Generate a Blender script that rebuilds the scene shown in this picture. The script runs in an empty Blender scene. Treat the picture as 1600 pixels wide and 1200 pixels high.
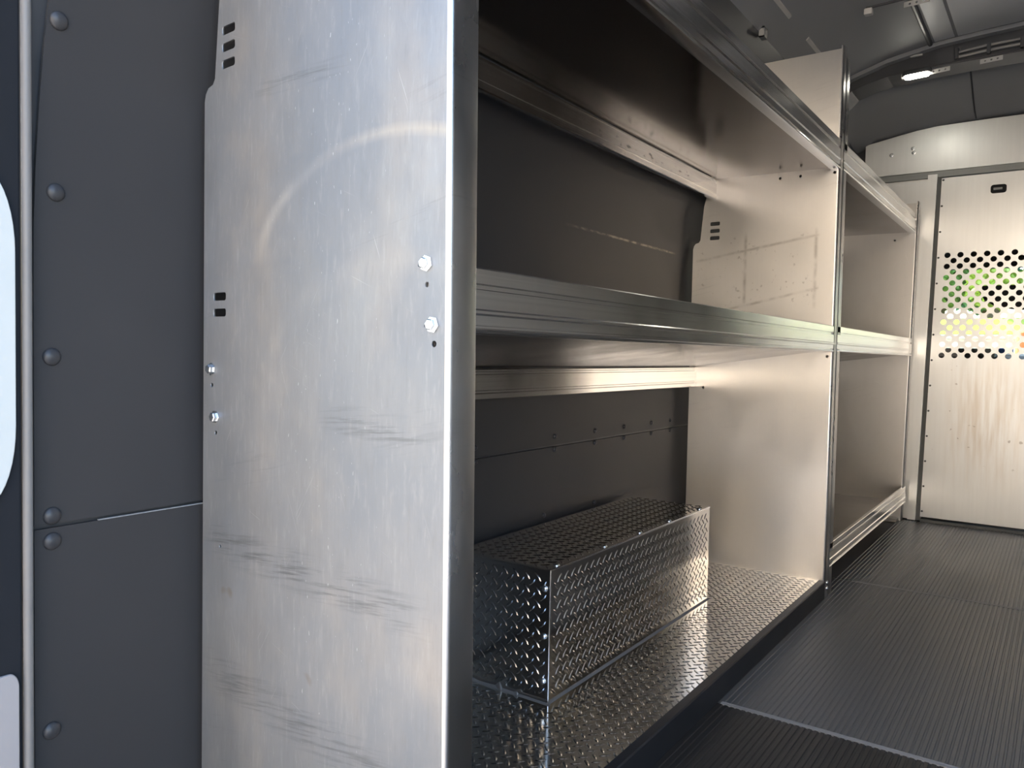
import bpy, bmesh, math, random
from mathutils import Matrix, Vector
random.seed(7)
S = bpy.context.scene
COL = S.collection

# ------------------------------------------------------------------ camera, sky, sun, exposure
CAM_Z = 0.6633
cam_d = bpy.data.cameras.new('camera')
cam_d.sensor_width = 36.0
cam_d.lens = 36.0 * 1225.5 / 1600.0
cam_d.clip_start = 0.02
cam_d.clip_end = 500
cam = bpy.data.objects.new('camera', cam_d)
COL.objects.link(cam)
r = Vector((0.81639227, 0.57714727, 0.02011712))
d = Vector((0.03924405, -0.02069009, -0.99901543))
f = Vector((-0.5761628, 0.81637795, -0.03954082))
m = Matrix.Identity(4)
for i in range(3):
    m[i][0], m[i][1], m[i][2] = r[i], -d[i], -f[i]
m[2][3] = CAM_Z
cam.matrix_world = m
S.camera = cam

w = bpy.data.worlds.new('sky')
S.world = w
w.use_nodes = True
wn = w.node_tree.nodes
wl = w.node_tree.links
sky = wn.new('ShaderNodeTexSky')
sky.sky_type = 'NISHITA'
sky.sun_disc = False
sky.sun_elevation = math.radians(32)
sky.sun_rotation = math.radians(-51)
sky.dust_density = 2.0
sky.air_density = 1.0
bg = wn['Background']
bg.inputs['Strength'].default_value = 0.60
wl.new(sky.outputs['Color'], bg.inputs['Color'])

sun_d = bpy.data.lights.new('sun', 'SUN')
sun_d.energy = 8.0
sun_d.angle = math.radians(0.6)
sun_d.color = (1.0, 0.87, 0.72)
sun = bpy.data.objects.new('sun', sun_d)
COL.objects.link(sun)
sun_dir = Vector((-0.62, 0.50, 0.50)).normalized()      # towards the sun: ahead of the van and to its left
sun.rotation_euler = sun_dir.to_track_quat('Z', 'Y').to_euler()
sun.location = (6, 2, 6)

vs = S.view_settings
vs.view_transform = 'Standard'
vs.look = 'None'
vs.gamma = 1.0
vs.use_curve_mapping = False
vs.exposure = 0.92
try:
    S.cycles.use_denoising = True
    S.cycles.max_bounces = 12
    S.cycles.glossy_bounces = 8
    S.cycles.diffuse_bounces = 5
    S.cycles.sample_clamp_indirect = 8.0
    S.cycles.caustics_reflective = True
    S.cycles.blur_glossy = 0.3
except Exception:
    pass

# ------------------------------------------------------------------ materials
class NT:
    def __init__(s, name):
        s.m = bpy.data.materials.new(name)
        s.m.use_nodes = True
        s.t = s.m.node_tree
        s.n = s.t.nodes
        s.b = s.n['Principled BSDF']
        s._co = None
    def new(s, typ, **kw):
        x = s.n.new(typ)
        for k, v in kw.items():
            setattr(x, k, v)
        return x
    def link(s, a, b):
        s.t.links.new(a, b)
    def co(s):
        if s._co is None:
            s._co = s.new('ShaderNodeTexCoord').outputs['Object']
        return s._co
    def mapped(s, scale=(1, 1, 1), rot=(0, 0, 0), loc=(0, 0, 0)):
        src = s.co()
        if any(rot):                       # turn first, stretch afterwards
            m0 = s.new('ShaderNodeMapping')
            m0.inputs['Rotation'].default_value = rot
            s.link(src, m0.inputs['Vector'])
            src = m0.outputs['Vector']
        mp = s.new('ShaderNodeMapping')
        mp.inputs['Scale'].default_value = scale
        mp.inputs['Location'].default_value = loc
        s.link(src, mp.inputs['Vector'])
        return mp.outputs['Vector']
    def brushed(s, amount, t=(0.9, 0.43, 0.0)):
        c = s.new('ShaderNodeCombineXYZ')
        for i in range(3):
            c.inputs[i].default_value = t[i]
        s.link(c.outputs[0], s.b.inputs['Tangent'])
        s.b.inputs['Anisotropic'].default_value = amount
    def noise(s, vec, scale=5.0, detail=3.0, rough=0.5):
        x = s.new('ShaderNodeTexNoise')
        x.inputs['Scale'].default_value = scale
        x.inputs['Detail'].default_value = detail
        x.inputs['Roughness'].default_value = rough
        s.link(vec, x.inputs['Vector'])
        return x.outputs['Fac']
    def ramp(s, fac, lo, hi, a=0.0, b=1.0):
        x = s.new('ShaderNodeMapRange')
        x.clamp = True
        x.inputs['From Min'].default_value = lo
        x.inputs['From Max'].default_value = hi
        x.inputs['To Min'].default_value = a
        x.inputs['To Max'].default_value = b
        s.link(fac, x.inputs['Value'])
        return x.outputs['Result']
    def math(s, op, a, b=None):
        x = s.new('ShaderNodeMath', operation=op)
        for i, v in enumerate((a, b)):
            if v is None:
                continue
            if isinstance(v, (int, float)):
                x.inputs[i].default_value = v
            else:
                s.link(v, x.inputs[i])
        return x.outputs[0]
    def mix(s, fac, a, b):
        x = s.new('ShaderNodeMix', data_type='RGBA')
        for sock, v in ((x.inputs[0], fac), (x.inputs[6], a), (x.inputs[7], b)):
            if isinstance(v, (int, float)):
                sock.default_value = v
            elif isinstance(v, tuple):
                sock.default_value = (*v, 1.0)
            else:
                s.link(v, sock)
        return x.outputs[2]
    def sep(s):
        x = s.new('ShaderNodeSeparateXYZ')
        s.link(s.co(), x.inputs[0])
        return x.outputs
    def set(s, **kw):
        for k, v in kw.items():
            sock = s.b.inputs[k.replace('_', ' ')]
            if isinstance(v, tuple):
                sock.default_value = (*v, 1.0) if len(v) == 3 else v
            elif isinstance(v, (int, float)):
                sock.default_value = v
            else:
                s.link(v, sock)
    def bump(s, height, strength=0.2, dist=0.001):
        x = s.new('ShaderNodeBump')
        x.inputs['Strength'].default_value = strength
        x.inputs['Distance'].default_value = dist
        s.link(height, x.inputs['Height'])
        s.link(x.outputs['Normal'], s.b.inputs['Normal'])

def plain(name, col, rough=0.5, metal=0.0, spec=None, var=0.12, vscale=14.0, **kw):
    n = NT(name)
    nz = n.noise(n.mapped(), vscale, 3)
    k = 1.0 - var
    n.set(Base_Color=n.mix(nz, tuple(c * k for c in col), tuple(min(1, c * (1 + var)) for c in col)),
          Roughness=n.ramp(nz, 0.2, 0.8, max(0.02, rough - 0.04), rough + 0.04), Metallic=metal)
    if spec is not None:
        n.set(Specular_IOR_Level=spec)
    n.set(**kw)
    return n.m

def sheet_alu(name, base=(0.79, 0.78, 0.76), rough=0.30, arcs=False, tape=False, wear=1.0, aniso=0.0, metal=1.0):
    """mill-finish aluminium sheet: vertical grain, cloudy oxidation, scuffs and hairline scratches"""
    n = NT(name)
    grain = n.noise(n.mapped((420, 420, 5)), 1.0, 2)
    cloud = n.noise(n.mapped((1, 1, 0.7)), 6.0, 5, 0.6)
    blot = n.noise(n.mapped((1, 1, 0.6), loc=(3.1, 0, 7.7)), 14.0, 5, 0.65)
    col = n.mix(n.ramp(cloud, 0.35, 0.7), tuple(c * (1 - 0.10 * wear) for c in base), base)
    col = n.mix(n.ramp(blot, 0.48, 0.75, 0.0, 0.22 * wear), col, (base[0] * 0.72, base[1] * 0.75, base[2] * 0.80))
    col = n.mix(n.ramp(grain, 0.3, 0.8, 0.0, 0.10 * wear), col, tuple(c * 0.62 for c in base))
    # grey rubbed marks running gently down to the right, gathered in a few places
    rub = n.noise(n.mapped((7, 7, 130), rot=(0, math.radians(13), 0)), 1.0, 4, 0.6)
    where = n.noise(n.mapped((1.4, 1, 5.0), rot=(0, math.radians(13), 0), loc=(0.4, 0, 1.5)), 1.9, 2)
    rubm = n.math('MULTIPLY', n.ramp(rub, 0.56, 0.70), n.ramp(where, 0.56, 0.68, 0.0, 0.45 * wear))
    col = n.mix(rubm, col, tuple(c * 0.5 for c in base))
    # hairline scratches, three directions
    scr = None
    for a, sx, sz, lo in ((22, 560, 9, 0.74), (-31, 520, 12, 0.755), (68, 420, 10, 0.76)):
        q = n.ramp(n.noise(n.mapped((sx, sx, sz), rot=(0, math.radians(a), 0), loc=(a, 0, a * 0.3)), 1.0, 1), lo, lo + 0.04)
        q = n.math('MULTIPLY', q, n.ramp(n.noise(n.mapped(loc=(a, 2, 0)), 7.0, 2), 0.5, 0.62, 0.0, 0.5 * wear))
        scr = q if scr is None else n.math('MAXIMUM', scr, q)
    col = n.mix(scr, col, tuple(min(0.95, c * 1.5) for c in base))
    rg = n.ramp(cloud, 0.3, 0.75, rough + 0.07, rough - 0.03)
    rg = n.math('ADD', rg, n.ramp(blot, 0.4, 0.75, 0.0, 0.07 * wear))
    if arcs:
        sx, sy, sz = n.sep()
        m_all = None
        for cx, cz, a, b, wd, lo, amp in ((-0.608, 0.745, 0.225, 0.155, 0.036, 0.765, 0.85), (-0.60, 0.50, 0.26, 0.26, 0.045, 0.62, 0.20),
                                          (-0.52, 0.70, 0.18, 0.13, 0.06, 0.76, 0.14)):
            u = n.math('DIVIDE', n.math('SUBTRACT', sx, cx), a)
            v = n.math('DIVIDE', n.math('SUBTRACT', sz, cz), b)
            rr = n.math('SQRT', n.math('ADD', n.math('MULTIPLY', u, u), n.math('MULTIPLY', v, v)))
            e = n.math('ABSOLUTE', n.math('SUBTRACT', rr, 1.0))
            k = n.ramp(e, 0.0, wd * 1.6, 1.0, 0.0)
            k = n.math('MULTIPLY', k, n.ramp(sz, lo, lo + 0.10))
            k = n.math('MULTIPLY', k, n.ramp(n.noise(n.mapped(loc=(1, 0, 2)), 9.0, 3), 0.3, 0.7, amp * 0.5, amp * 1.1))
            m_all = k if m_all is None else n.math('MAXIMUM', m_all, k)
        col = n.mix(m_all, col, (0.55, 0.50, 0.42))
        rg = n.math('ADD', rg, n.math('MULTIPLY', m_all, 0.18))
        # warm and blue-grey clouds, a band of bright dashes, three bands of grey rub marks running down to the right
        big = n.noise(n.mapped((1, 1, 0.55), loc=(2.3, 0, 5.2)), 4.5, 4, 0.6)
        col = n.mix(n.ramp(big, 0.36, 0.60, 0.85, 0.0), col, (base[0] * 0.70, base[1] * 0.76, base[2] * 0.84))
        col = n.mix(n.ramp(big, 0.50, 0.66, 0.0, 0.6), col, (base[0] * 1.16, base[1] * 1.06, base[2] * 0.96))
        fine = n.noise(n.mapped((170, 170, 26), loc=(0.2, 0, 3)), 1.0, 3, 0.7)
        col = n.mix(n.ramp(fine, 0.55, 0.74, 0.0, 0.22), col, tuple(c * 1.40 for c in base))
        col = n.mix(n.ramp(fine, 0.30, 0.45, 0.30, 0.0), col, tuple(c * 0.70 for c in base))
        dash = n.ramp(n.noise(n.mapped((300, 300, 110)), 1.0, 1), 0.72, 0.78)
        dash = n.math('MULTIPLY', dash, n.ramp(n.math('ABSOLUTE', n.math('SUBTRACT', sx, -0.70)), 0.0, 0.13, 0.55, 0.0))
        col = n.mix(dash, col, (0.75, 0.76, 0.76))
        for cz, sl, hw, xa, xb, amt in ((0.585, -0.07, 0.022, -0.72, -0.53, 0.8), (0.392, -0.085, 0.030, -0.95, -0.53, 0.9), (0.205, -0.13, 0.034, -0.95, -0.56, 0.7), (0.985, 0.02, 0.014, -0.85, -0.66, 0.6)):
            ln = n.math('ABSOLUTE', n.math('SUBTRACT', sz, n.math('ADD', n.math('MULTIPLY', n.math('ADD', sx, 0.73), sl), cz)))
            k = n.math('MULTIPLY', n.ramp(ln, hw * 0.2, hw, 1, 0), n.math('MULTIPLY', n.ramp(sx, xa, xa + 0.05), n.ramp(sx, xb - 0.06, xb, 1, 0)))
            st = n.noise(n.mapped((11, 11, 190), rot=(0, -math.atan(sl), 0), loc=(cz * 9, 0, 0)), 1.0, 4, 0.65)
            k = n.math('MULTIPLY', k, n.ramp(st, 0.48, 0.66, 0.05, amt))
            col = n.mix(k, col, (base[0] * 0.42, base[1] * 0.44, base[2] * 0.47))
        # rusty brown spots
        sp = n.ramp(n.noise(n.mapped((1, 1, 0.7), loc=(9, 0, 4)), 19.0, 2), 0.77, 0.81, 0.0, 0.5)
        col = n.mix(sp, col, (0.20, 0.15, 0.11))
    if tape:
        # the outline of adhesive left by a label
        sx, sy, sz = n.sep()
        top = n.math('ABSOLUTE', n.math('SUBTRACT', sz, n.math('ADD', n.math('MULTIPLY', sx, 0.16), 1.098)))
        low = n.math('ABSOLUTE', n.math('SUBTRACT', sz, n.math('ADD', n.math('MULTIPLY', sx, 0.22), 0.985)))
        l1 = n.math('ABSOLUTE', n.math('SUBTRACT', sx, -0.775))
        l2 = n.math('ABSOLUTE', n.math('SUBTRACT', sx, -0.578))
        inz = n.math('MULTIPLY', n.ramp(sz, 0.80, 0.83), n.ramp(sz, 1.0, 1.03, 1.0, 0.0))
        inx = n.math('MULTIPLY', n.ramp(sx, -0.93, -0.91), n.ramp(sx, -0.575, -0.565, 1.0, 0.0))
        e = n.math('MAXIMUM', n.math('MULTIPLY', n.ramp(n.math('MINIMUM', top, low), 0.0, 0.006, 1, 0), inx),
                   n.math('MULTIPLY', n.ramp(n.math('MINIMUM', l1, l2), 0.0, 0.007, 1, 0), inz))
        spots = n.math('MULTIPLY', n.ramp(n.noise(n.mapped(loc=(5, 1, 3)), 70.0, 2), 0.66, 0.74), n.math('MULTIPLY', inz, inx))
        e = n.math('MULTIPLY', e, n.ramp(n.noise(n.mapped(), 30.0, 3), 0.38, 0.62, 0.1, 0.5))
        e = n.math('MAXIMUM', e, n.math('MULTIPLY', spots, 0.35))
        col = n.mix(e, col, (0.25, 0.22, 0.18))
    n.set(Base_Color=col, Metallic=metal, Roughness=rg)
    if aniso:
        n.brushed(aniso)
    return n.m

def extruded_alu(name, base=(0.80, 0.79, 0.77), rough=0.16, marker=False):
    n = NT(name)
    lines = n.noise(n.mapped((300, 0.6, 300)), 1.0, 2)
    cl = n.noise(n.mapped((1, 1, 1)), 8.0, 3)
    col = n.mix(n.ramp(lines, 0.3, 0.7), tuple(c * 0.88 for c in base), base)
    sm = n.math('MULTIPLY', n.ramp(n.noise(n.mapped((3, 40, 3)), 1.0, 2), 0.68, 0.76), 0.25)
    col = n.mix(sm, col, (0.95, 0.95, 0.93))
    if marker:
        sx, sy, sz = n.sep()
        k = n.math('MULTIPLY', n.ramp(n.noise(n.mapped((1, 34, 90), loc=(2, 0, 1)), 1.0, 2), 0.60, 0.66), 0.8)
        band = n.math('MULTIPLY', n.ramp(n.math('ABSOLUTE', n.math('SUBTRACT', sz, 1.16)), 0.006, 0.012, 1, 0),
                      n.math('MULTIPLY', n.ramp(sy, 1.5, 1.56), n.ramp(sy, 2.05, 2.1, 1, 0)))
        col = n.mix(n.math('MULTIPLY', k, band), col, (0.10, 0.10, 0.10))
    n.set(Base_Color=col, Metallic=1.0, Roughness=n.ramp(cl, 0.3, 0.7, rough, rough + 0.07))
    n.bump(lines, 0.10, 0.0004)
    return n.m

def floor_rubber(name, k=1.0):
    n = NT(name)
    cl = n.noise(n.mapped((1, 0.5, 1)), 3.0, 4)
    fine = n.noise(n.mapped(), 260.0, 2)
    n.set(Base_Color=n.mix(n.ramp(cl, 0.3, 0.7), (0.125 * k, 0.120 * k, 0.113 * k), (0.165 * k, 0.158 * k, 0.149 * k)),
          Roughness=n.ramp(cl, 0.3, 0.75, 0.34, 0.46), Specular_IOR_Level=0.5)
    n.bump(fine, 0.12, 0.0006)
    return n.m

def partition_paint(name, col=(0.70, 0.715, 0.71), stains=True):
    n = NT(name)
    cl = n.noise(n.mapped((1, 1, 0.35)), 6.0, 5, 0.6)
    st = n.noise(n.mapped((90, 90, 2.5)), 1.0, 3)
    c = n.mix(n.ramp(cl, 0.35, 0.7), tuple(x * 0.92 for x in col), col)
    if stains:
        sx, sy, sz = n.sep()
        wz = n.math('MULTIPLY', n.ramp(sz, 0.72, 0.55), n.ramp(sz, 0.12, 0.35))
        wx = n.ramp(n.math('ABSOLUTE', n.math('SUBTRACT', sx, -0.25)), 0.05, 0.17, 1, 0)
        k = n.math('MULTIPLY', n.math('MULTIPLY', wz, wx), n.ramp(n.noise(n.mapped((60, 60, 5)), 1.0, 4), 0.38, 0.66, 0.0, 0.55))
        c = n.mix(k, c, (0.45, 0.37, 0.28))
        dots = n.math('MULTIPLY', n.ramp(n.noise(n.mapped(), 55.0, 1), 0.76, 0.80), n.math('MULTIPLY', wz, 0.6))
        c = n.mix(dots, c, (0.2, 0.17, 0.14))
    c = n.mix(n.ramp(st, 0.4, 0.7, 0, 0.12), c, tuple(x * 0.7 for x in col))
    n.set(Base_Color=c, Metallic=0.9, Roughness=n.ramp(cl, 0.3, 0.7, 0.34, 0.42))
    n.brushed(0.35)
    return n.m

M = {}
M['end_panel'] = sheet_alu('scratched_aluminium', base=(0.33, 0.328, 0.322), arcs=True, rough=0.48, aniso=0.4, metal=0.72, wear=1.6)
M['divider'] = sheet_alu('aluminium_sheet', base=(0.86, 0.835, 0.79), tape=True, rough=0.30, wear=0.5, aniso=0.8)
M['flange'] = sheet_alu('folded_aluminium', base=(0.56, 0.555, 0.545), rough=0.26, wear=0.7, aniso=0.5)
M['dull_panel'] = sheet_alu('dull_aluminium', base=(0.56, 0.55, 0.53), rough=0.34, wear=0.6, aniso=0.6)
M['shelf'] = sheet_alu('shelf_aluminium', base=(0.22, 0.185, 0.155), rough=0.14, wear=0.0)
M['lip'] = extruded_alu('extruded_aluminium', base=(0.90, 0.89, 0.87), rough=0.17)
M['rail'] = extruded_alu('rail_aluminium', rough=0.17, marker=True)
M['tread'] = plain('tread_plate', (0.90, 0.87, 0.82), 0.12, 1.0, var=0.06)
M['tread_bar'] = plain('tread_bar_metal', (0.62, 0.605, 0.58), 0.18, 1.0, var=0.05)
M['zinc'] = plain('zinc_plated_steel', (0.80, 0.83, 0.84), 0.25, 1.0)
M['wall'] = plain('plain_plastic_panel', (0.022, 0.022, 0.024), 0.42, 0.0, var=0.10, vscale=5)
n_ = NT('grey_plastic_panel_scuffed')
sx_, sy_, sz_ = n_.sep()
nz_ = n_.noise(n_.mapped(), 5.0, 3)
ln_ = n_.math('ABSOLUTE', n_.math('SUBTRACT', sz_, n_.math('ADD', n_.math('MULTIPLY', n_.math('SUBTRACT', sy_, 1.62), 0.004), 0.964)))
k_ = n_.math('MULTIPLY', n_.ramp(ln_, 0.0008, 0.0040, 1, 0), n_.math('MULTIPLY', n_.ramp(sy_, 1.55, 1.80), n_.ramp(sy_, 2.12, 2.19, 1, 0)))
k_ = n_.math('MULTIPLY', k_, n_.ramp(n_.noise(n_.mapped((40, 40, 90)), 1.0, 2), 0.35, 0.6, 0.1, 0.9))
n_.set(Base_Color=n_.mix(k_, n_.mix(nz_, (0.040, 0.039, 0.040), (0.049, 0.0475, 0.048)), (0.42, 0.36, 0.28)), Roughness=0.46, Specular_IOR_Level=0.20)
M['wall'] = n_.m
M['rivet'] = plain('grey_plastic_rivet', (0.040, 0.040, 0.043), 0.36)
M['lit_edge'] = plain('lit_panel_edge', (0.32, 0.32, 0.32), 0.7, var=0.5, vscale=260)  # pale tone paints the light caught on a panel edge
M['body'] = plain('dark_body_paint', (0.040, 0.042, 0.046), 0.34, var=0.08, vscale=4)
M['roof'] = plain('roof_skin_paint', (0.27, 0.275, 0.28), 0.55, var=0.08, vscale=4)
M['roof_light'] = plain('pale_roof_skin', (0.74, 0.75, 0.76), 0.40, 0.5, var=0.05, vscale=4)
M['bow'] = plain('roof_bow_paint', (0.055, 0.057, 0.060), 0.36)
M['pillar'] = plain('black_pillar_trim', (0.018, 0.020, 0.024), 0.75, spec=0.15)
M['seal'] = plain('rubber_weatherstrip', (0.20, 0.19, 0.18), 0.45)
M['white'] = plain('white_painted_cover', (0.62, 0.65, 0.63), 0.35, var=0.03)
M['pink_white'] = plain('dusty_white_cover', (0.36, 0.34, 0.34), 0.45, var=0.06)
M['floor'] = floor_rubber('ribbed_rubber')
M['floor_dark'] = floor_rubber('dark_ribbed_rubber', 0.22)
M['joint'] = plain('floor_joint_strip', (0.26, 0.255, 0.245), 0.5)
M['subfloor'] = plain('dark_subfloor', (0.03, 0.03, 0.03), 0.6)
M['right_wall'] = plain('pale_grey_liner', (0.72, 0.715, 0.70), 0.42)
M['partition'] = partition_paint('partition_paint', stains=False)
M['door'] = partition_paint('perforated_door_paint')
M['gap'] = plain('door_rubber', (0.10, 0.105, 0.10), 0.55)
M['header_band'] = plain('header_channel', (0.26, 0.27, 0.26), 0.45, 0.3)
M['black'] = plain('black_edge_trim', (0.020, 0.022, 0.026), 0.42)
M['hole'] = plain('hole_shadowed_backing', (0.012, 0.012, 0.013), 0.8)
M['strip'] = plain('galvanised_strip', (0.48, 0.48, 0.46), 0.45, 0.3)
M['clip'] = plain('pale_clip_and_highlight', (0.62, 0.60, 0.56), 0.5)  # clips and plug; also the painted highlights on side rail and lamp
M['cable'] = plain('grey_cable', (0.06, 0.06, 0.065), 0.5)
M['cable_sheath'] = plain('pale_cable_sheath', (0.30, 0.29, 0.28), 0.45)
M['sealant'] = plain('torn_sealant', (0.16, 0.155, 0.15), 0.6)
M['dash'] = plain('dashboard_plastic', (0.020, 0.020, 0.022), 0.55)
M['headliner'] = plain('cab_headliner', (0.085, 0.085, 0.08), 0.9)
M['seat'] = plain('seat_fabric', (0.030, 0.030, 0.034), 0.9)
M['blue'] = plain('blue_cloth', (0.05, 0.13, 0.42), 0.8)
M['concrete'] = plain('pale_concrete', (0.44, 0.41, 0.37), 0.85, vscale=1.2)
M['facade'] = plain('tan_render', (0.64, 0.57, 0.475), 0.9, vscale=0.8)
M['wallstone'] = plain('pale_rendered_wall', (0.72, 0.70, 0.56), 0.9)
M['grass'] = plain('sunlit_grass', (0.36, 0.42, 0.06), 0.9, var=0.3, vscale=3)
M['leaf'] = plain('tree_leaf', (0.16, 0.30, 0.07), 0.6, var=0.5, vscale=2.2)
M['leaf2'] = plain('yellow_green_leaf', (0.30, 0.42, 0.06), 0.6, var=0.4, vscale=2.2)
M['leaf3'] = plain('blue_green_leaf', (0.08, 0.22, 0.13), 0.6, var=0.4, vscale=2.2)
M['bark'] = plain('bark', (0.10, 0.075, 0.05), 0.9)
M['orange'] = plain('safety_orange', (0.85, 0.16, 0.02), 0.5)
M['reflector'] = plain('white_reflective_band', (0.8, 0.8, 0.78), 0.4)
g = NT('lamp_lens')
g.set(Base_Color=(0.9, 0.9, 0.85), Roughness=0.3, Emission_Color=(1.0, 0.95, 0.82), Emission_Strength=30.0)
M['lens'] = g.m
g = NT('windscreen_glass')
gl = g.new('ShaderNodeBsdfGlossy'); gl.inputs['Roughness'].default_value = 0.02
tr = g.new('ShaderNodeBsdfTransparent'); tr.inputs['Color'].default_value = (0.90, 0.95, 0.92, 1)
mx = g.new('ShaderNodeMixShader')
mx.inputs[0].default_value = 0.06; g.link(tr.outputs[0], mx.inputs[1]); g.link(gl.outputs[0], mx.inputs[2])
g.link(mx.outputs[0], g.n['Material Output'].inputs['Surface'])
M['glass'] = g.m

# ------------------------------------------------------------------ mesh helpers
class MB:
    """collects shapes, then links them as ONE mesh object (vertices in world coordinates)"""
    def __init__(s):
        s.v, s.f = [], []
    def add(s, verts, faces):
        o = len(s.v)
        s.v += [tuple(p) for p in verts]
        s.f += [tuple(i + o for i in q) for q in faces]
        return s
    def box(s, x0, x1, y0, y1, z0, z1):
        v = [(x, y, z) for z in (z0, z1) for y in (y0, y1) for x in (x0, x1)]
        return s.add(v, [(0, 2, 3, 1), (4, 5, 7, 6), (0, 1, 5, 4), (2, 6, 7, 3), (0, 4, 6, 2), (1, 3, 7, 5)])
    def cbox(s, x0, x1, y0, y1, z0, z1, b=0.002):
        """box with chamfered edges"""
        bm = bmesh.new()
        bmesh.ops.create_cube(bm, size=1.0)
        bmesh.ops.scale(bm, vec=(x1 - x0, y1 - y0, z1 - z0), verts=bm.verts)
        bmesh.ops.translate(bm, vec=((x0 + x1) / 2, (y0 + y1) / 2, (z0 + z1) / 2), verts=bm.verts)
        bmesh.ops.bevel(bm, geom=bm.edges[:], offset=b, segments=2, affect='EDGES', profile=0.5)
        return s.bm(bm)
    def bm(s, bm):
        bm.verts.index_update()
        s.add([v.co[:] for v in bm.verts], [[v.index for v in fc.verts] for fc in bm.faces])
        bm.free()
        return s
    def prism(s, prof, a, b, axis='y'):
        """closed profile swept from a to b along an axis. y: prof=(x,z); z: prof=(x,y); x: prof=(y,z)"""
        def P(p, t):
            return (p[0], t, p[1]) if axis == 'y' else (p[0], p[1], t) if axis == 'z' else (t, p[0], p[1])
        n = len(prof)
        v = [P(p, a) for p in prof] + [P(p, b) for p in prof]
        fc = [(i, (i + 1) % n, n + (i + 1) % n, n + i) for i in range(n)]
        return s.add(v, fc + [tuple(range(n))[::-1], tuple(range(n, 2 * n))])
    def tube(s, pts, rad, seg=8, caps=True):
        pts = [Vector(p) for p in pts]
        rings = []
        for i, p in enumerate(pts):
            t = (pts[min(i + 1, len(pts) - 1)] - pts[max(i - 1, 0)]).normalized()
            up = Vector((0, 0, 1)) if abs(t.z) < 0.9 else Vector((1, 0, 0))
            a = t.cross(up).normalized(); b = t.cross(a)
            rr = rad[i] if isinstance(rad, (list, tuple)) else rad
            rings.append([p + (a * math.cos(k * 2 * math.pi / seg) + b * math.sin(k * 2 * math.pi / seg)) * rr for k in range(seg)])
        v = [q for rg in rings for q in rg]
        fc = [(i * seg + k, i * seg + (k + 1) % seg, (i + 1) * seg + (k + 1) % seg, (i + 1) * seg + k)
              for i in range(len(pts) - 1) for k in range(seg)]
        if caps:
            fc += [tuple(range(seg))[::-1], tuple(range((len(pts) - 1) * seg, len(pts) * seg))]
        return s.add(v, fc)
    def lathe(s, prof, origin, axis, seg=16):
        """prof = (radius, height) pairs turned about an axis through origin"""
        ax = Vector(axis).normalized()
        up = Vector((0, 0, 1)) if abs(ax.z) < 0.9 else Vector((1, 0, 0))
        a = ax.cross(up).normalized(); b = ax.cross(a); o = Vector(origin)
        v, fc = [], []
        for rr, hh in prof:
            v += [o + ax * hh + (a * math.cos(k * 2 * math.pi / seg) + b * math.sin(k * 2 * math.pi / seg)) * rr for k in range(seg)]
        for i in range(len(prof) - 1):
            fc += [(i * seg + k, i * seg + (k + 1) % seg, (i + 1) * seg + (k + 1) % seg, (i + 1) * seg + k) for k in range(seg)]
        fc += [tuple(range(seg))[::-1], tuple(range((len(prof) - 1) * seg, len(prof) * seg))]
        return s.add(v, fc)
    def build(s, name, mat, parent=None, smooth=0, **props):
        me = bpy.data.meshes.new(name)
        me.from_pydata(s.v, [], s.f)
        bm = bmesh.new(); bm.from_mesh(me)
        bmesh.ops.recalc_face_normals(bm, faces=bm.faces)
        bm.to_mesh(me); bm.free()
        return link(name, me, mat, parent, smooth, **props)

def link(name, me, mat, parent=None, smooth=0, loc=None, **props):
    if mat is not None and not me.materials:
        me.materials.append(M[mat] if isinstance(mat, str) else mat)
    if smooth:
        for p in me.polygons:
            p.use_smooth = True
        me.set_sharp_from_angle(angle=math.radians(smooth))
    o = bpy.data.objects.new(name, me)
    COL.objects.link(o)
    attach(o, parent)
    if loc is not None:
        o.location = loc
    for k, v in props.items():
        o[k] = v
    return o

def attach(o, parent):
    if parent is not None:
        o.parent = parent
        if parent.type == 'EMPTY':
            o.matrix_parent_inverse = Matrix.Translation(-Vector(parent.location))
        elif parent.location.length > 0:
            o.matrix_parent_inverse = Matrix.Translation(-Vector(parent.location))

def thing(name, loc, label, cat, group=None):
    o = bpy.data.objects.new(name, None)
    o.empty_display_size = 0.1
    COL.objects.link(o)
    o.location = loc
    o['label'] = label; o['category'] = cat
    if group:
        o['group'] = group
    return o

def copy_piece(o, loc):
    c = o.copy()
    COL.objects.link(c)
    c.location = loc
    return c

def sheet(name, outline, holes, thick, place, mat, parent=None, bevel=0.0, **props):
    """flat sheet cut to an outline with holes; place(u, v, t) -> world point"""
    cu = bpy.data.curves.new(name, 'CURVE')
    cu.dimensions = '2D'; cu.fill_mode = 'BOTH'
    cu.extrude = thick / 2 - bevel
    cu.bevel_depth = bevel; cu.bevel_resolution = 1 if bevel else 0
    for loop in [outline] + holes:
        sp = cu.splines.new('POLY')
        sp.points.add(len(loop) - 1)
        for p, q in zip(sp.points, loop):
            p.co = (q[0], q[1], 0, 1)
        sp.use_cyclic_u = True
    tmp = bpy.data.objects.new('tmp', cu)
    COL.objects.link(tmp)
    dg = bpy.context.evaluated_depsgraph_get()
    me = bpy.data.meshes.new_from_object(tmp.evaluated_get(dg))
    bpy.data.objects.remove(tmp); bpy.data.curves.remove(cu)
    for v in me.vertices:
        v.co = place(v.co.x, v.co.y, v.co.z)
    bm = bmesh.new(); bm.from_mesh(me)
    bmesh.ops.remove_doubles(bm, verts=bm.verts, dist=1e-5)
    bmesh.ops.recalc_face_normals(bm, faces=bm.faces)
    bm.to_mesh(me); bm.free()
    me.name = name
    me.materials.clear()
    return link(name, me, mat, parent, 0, **props)

def circle(cx, cy, rad, seg=14):
    return [(cx + rad * math.cos(k * 2 * math.pi / seg), cy + rad * math.sin(k * 2 * math.pi / seg)) for k in range(seg)]

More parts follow.
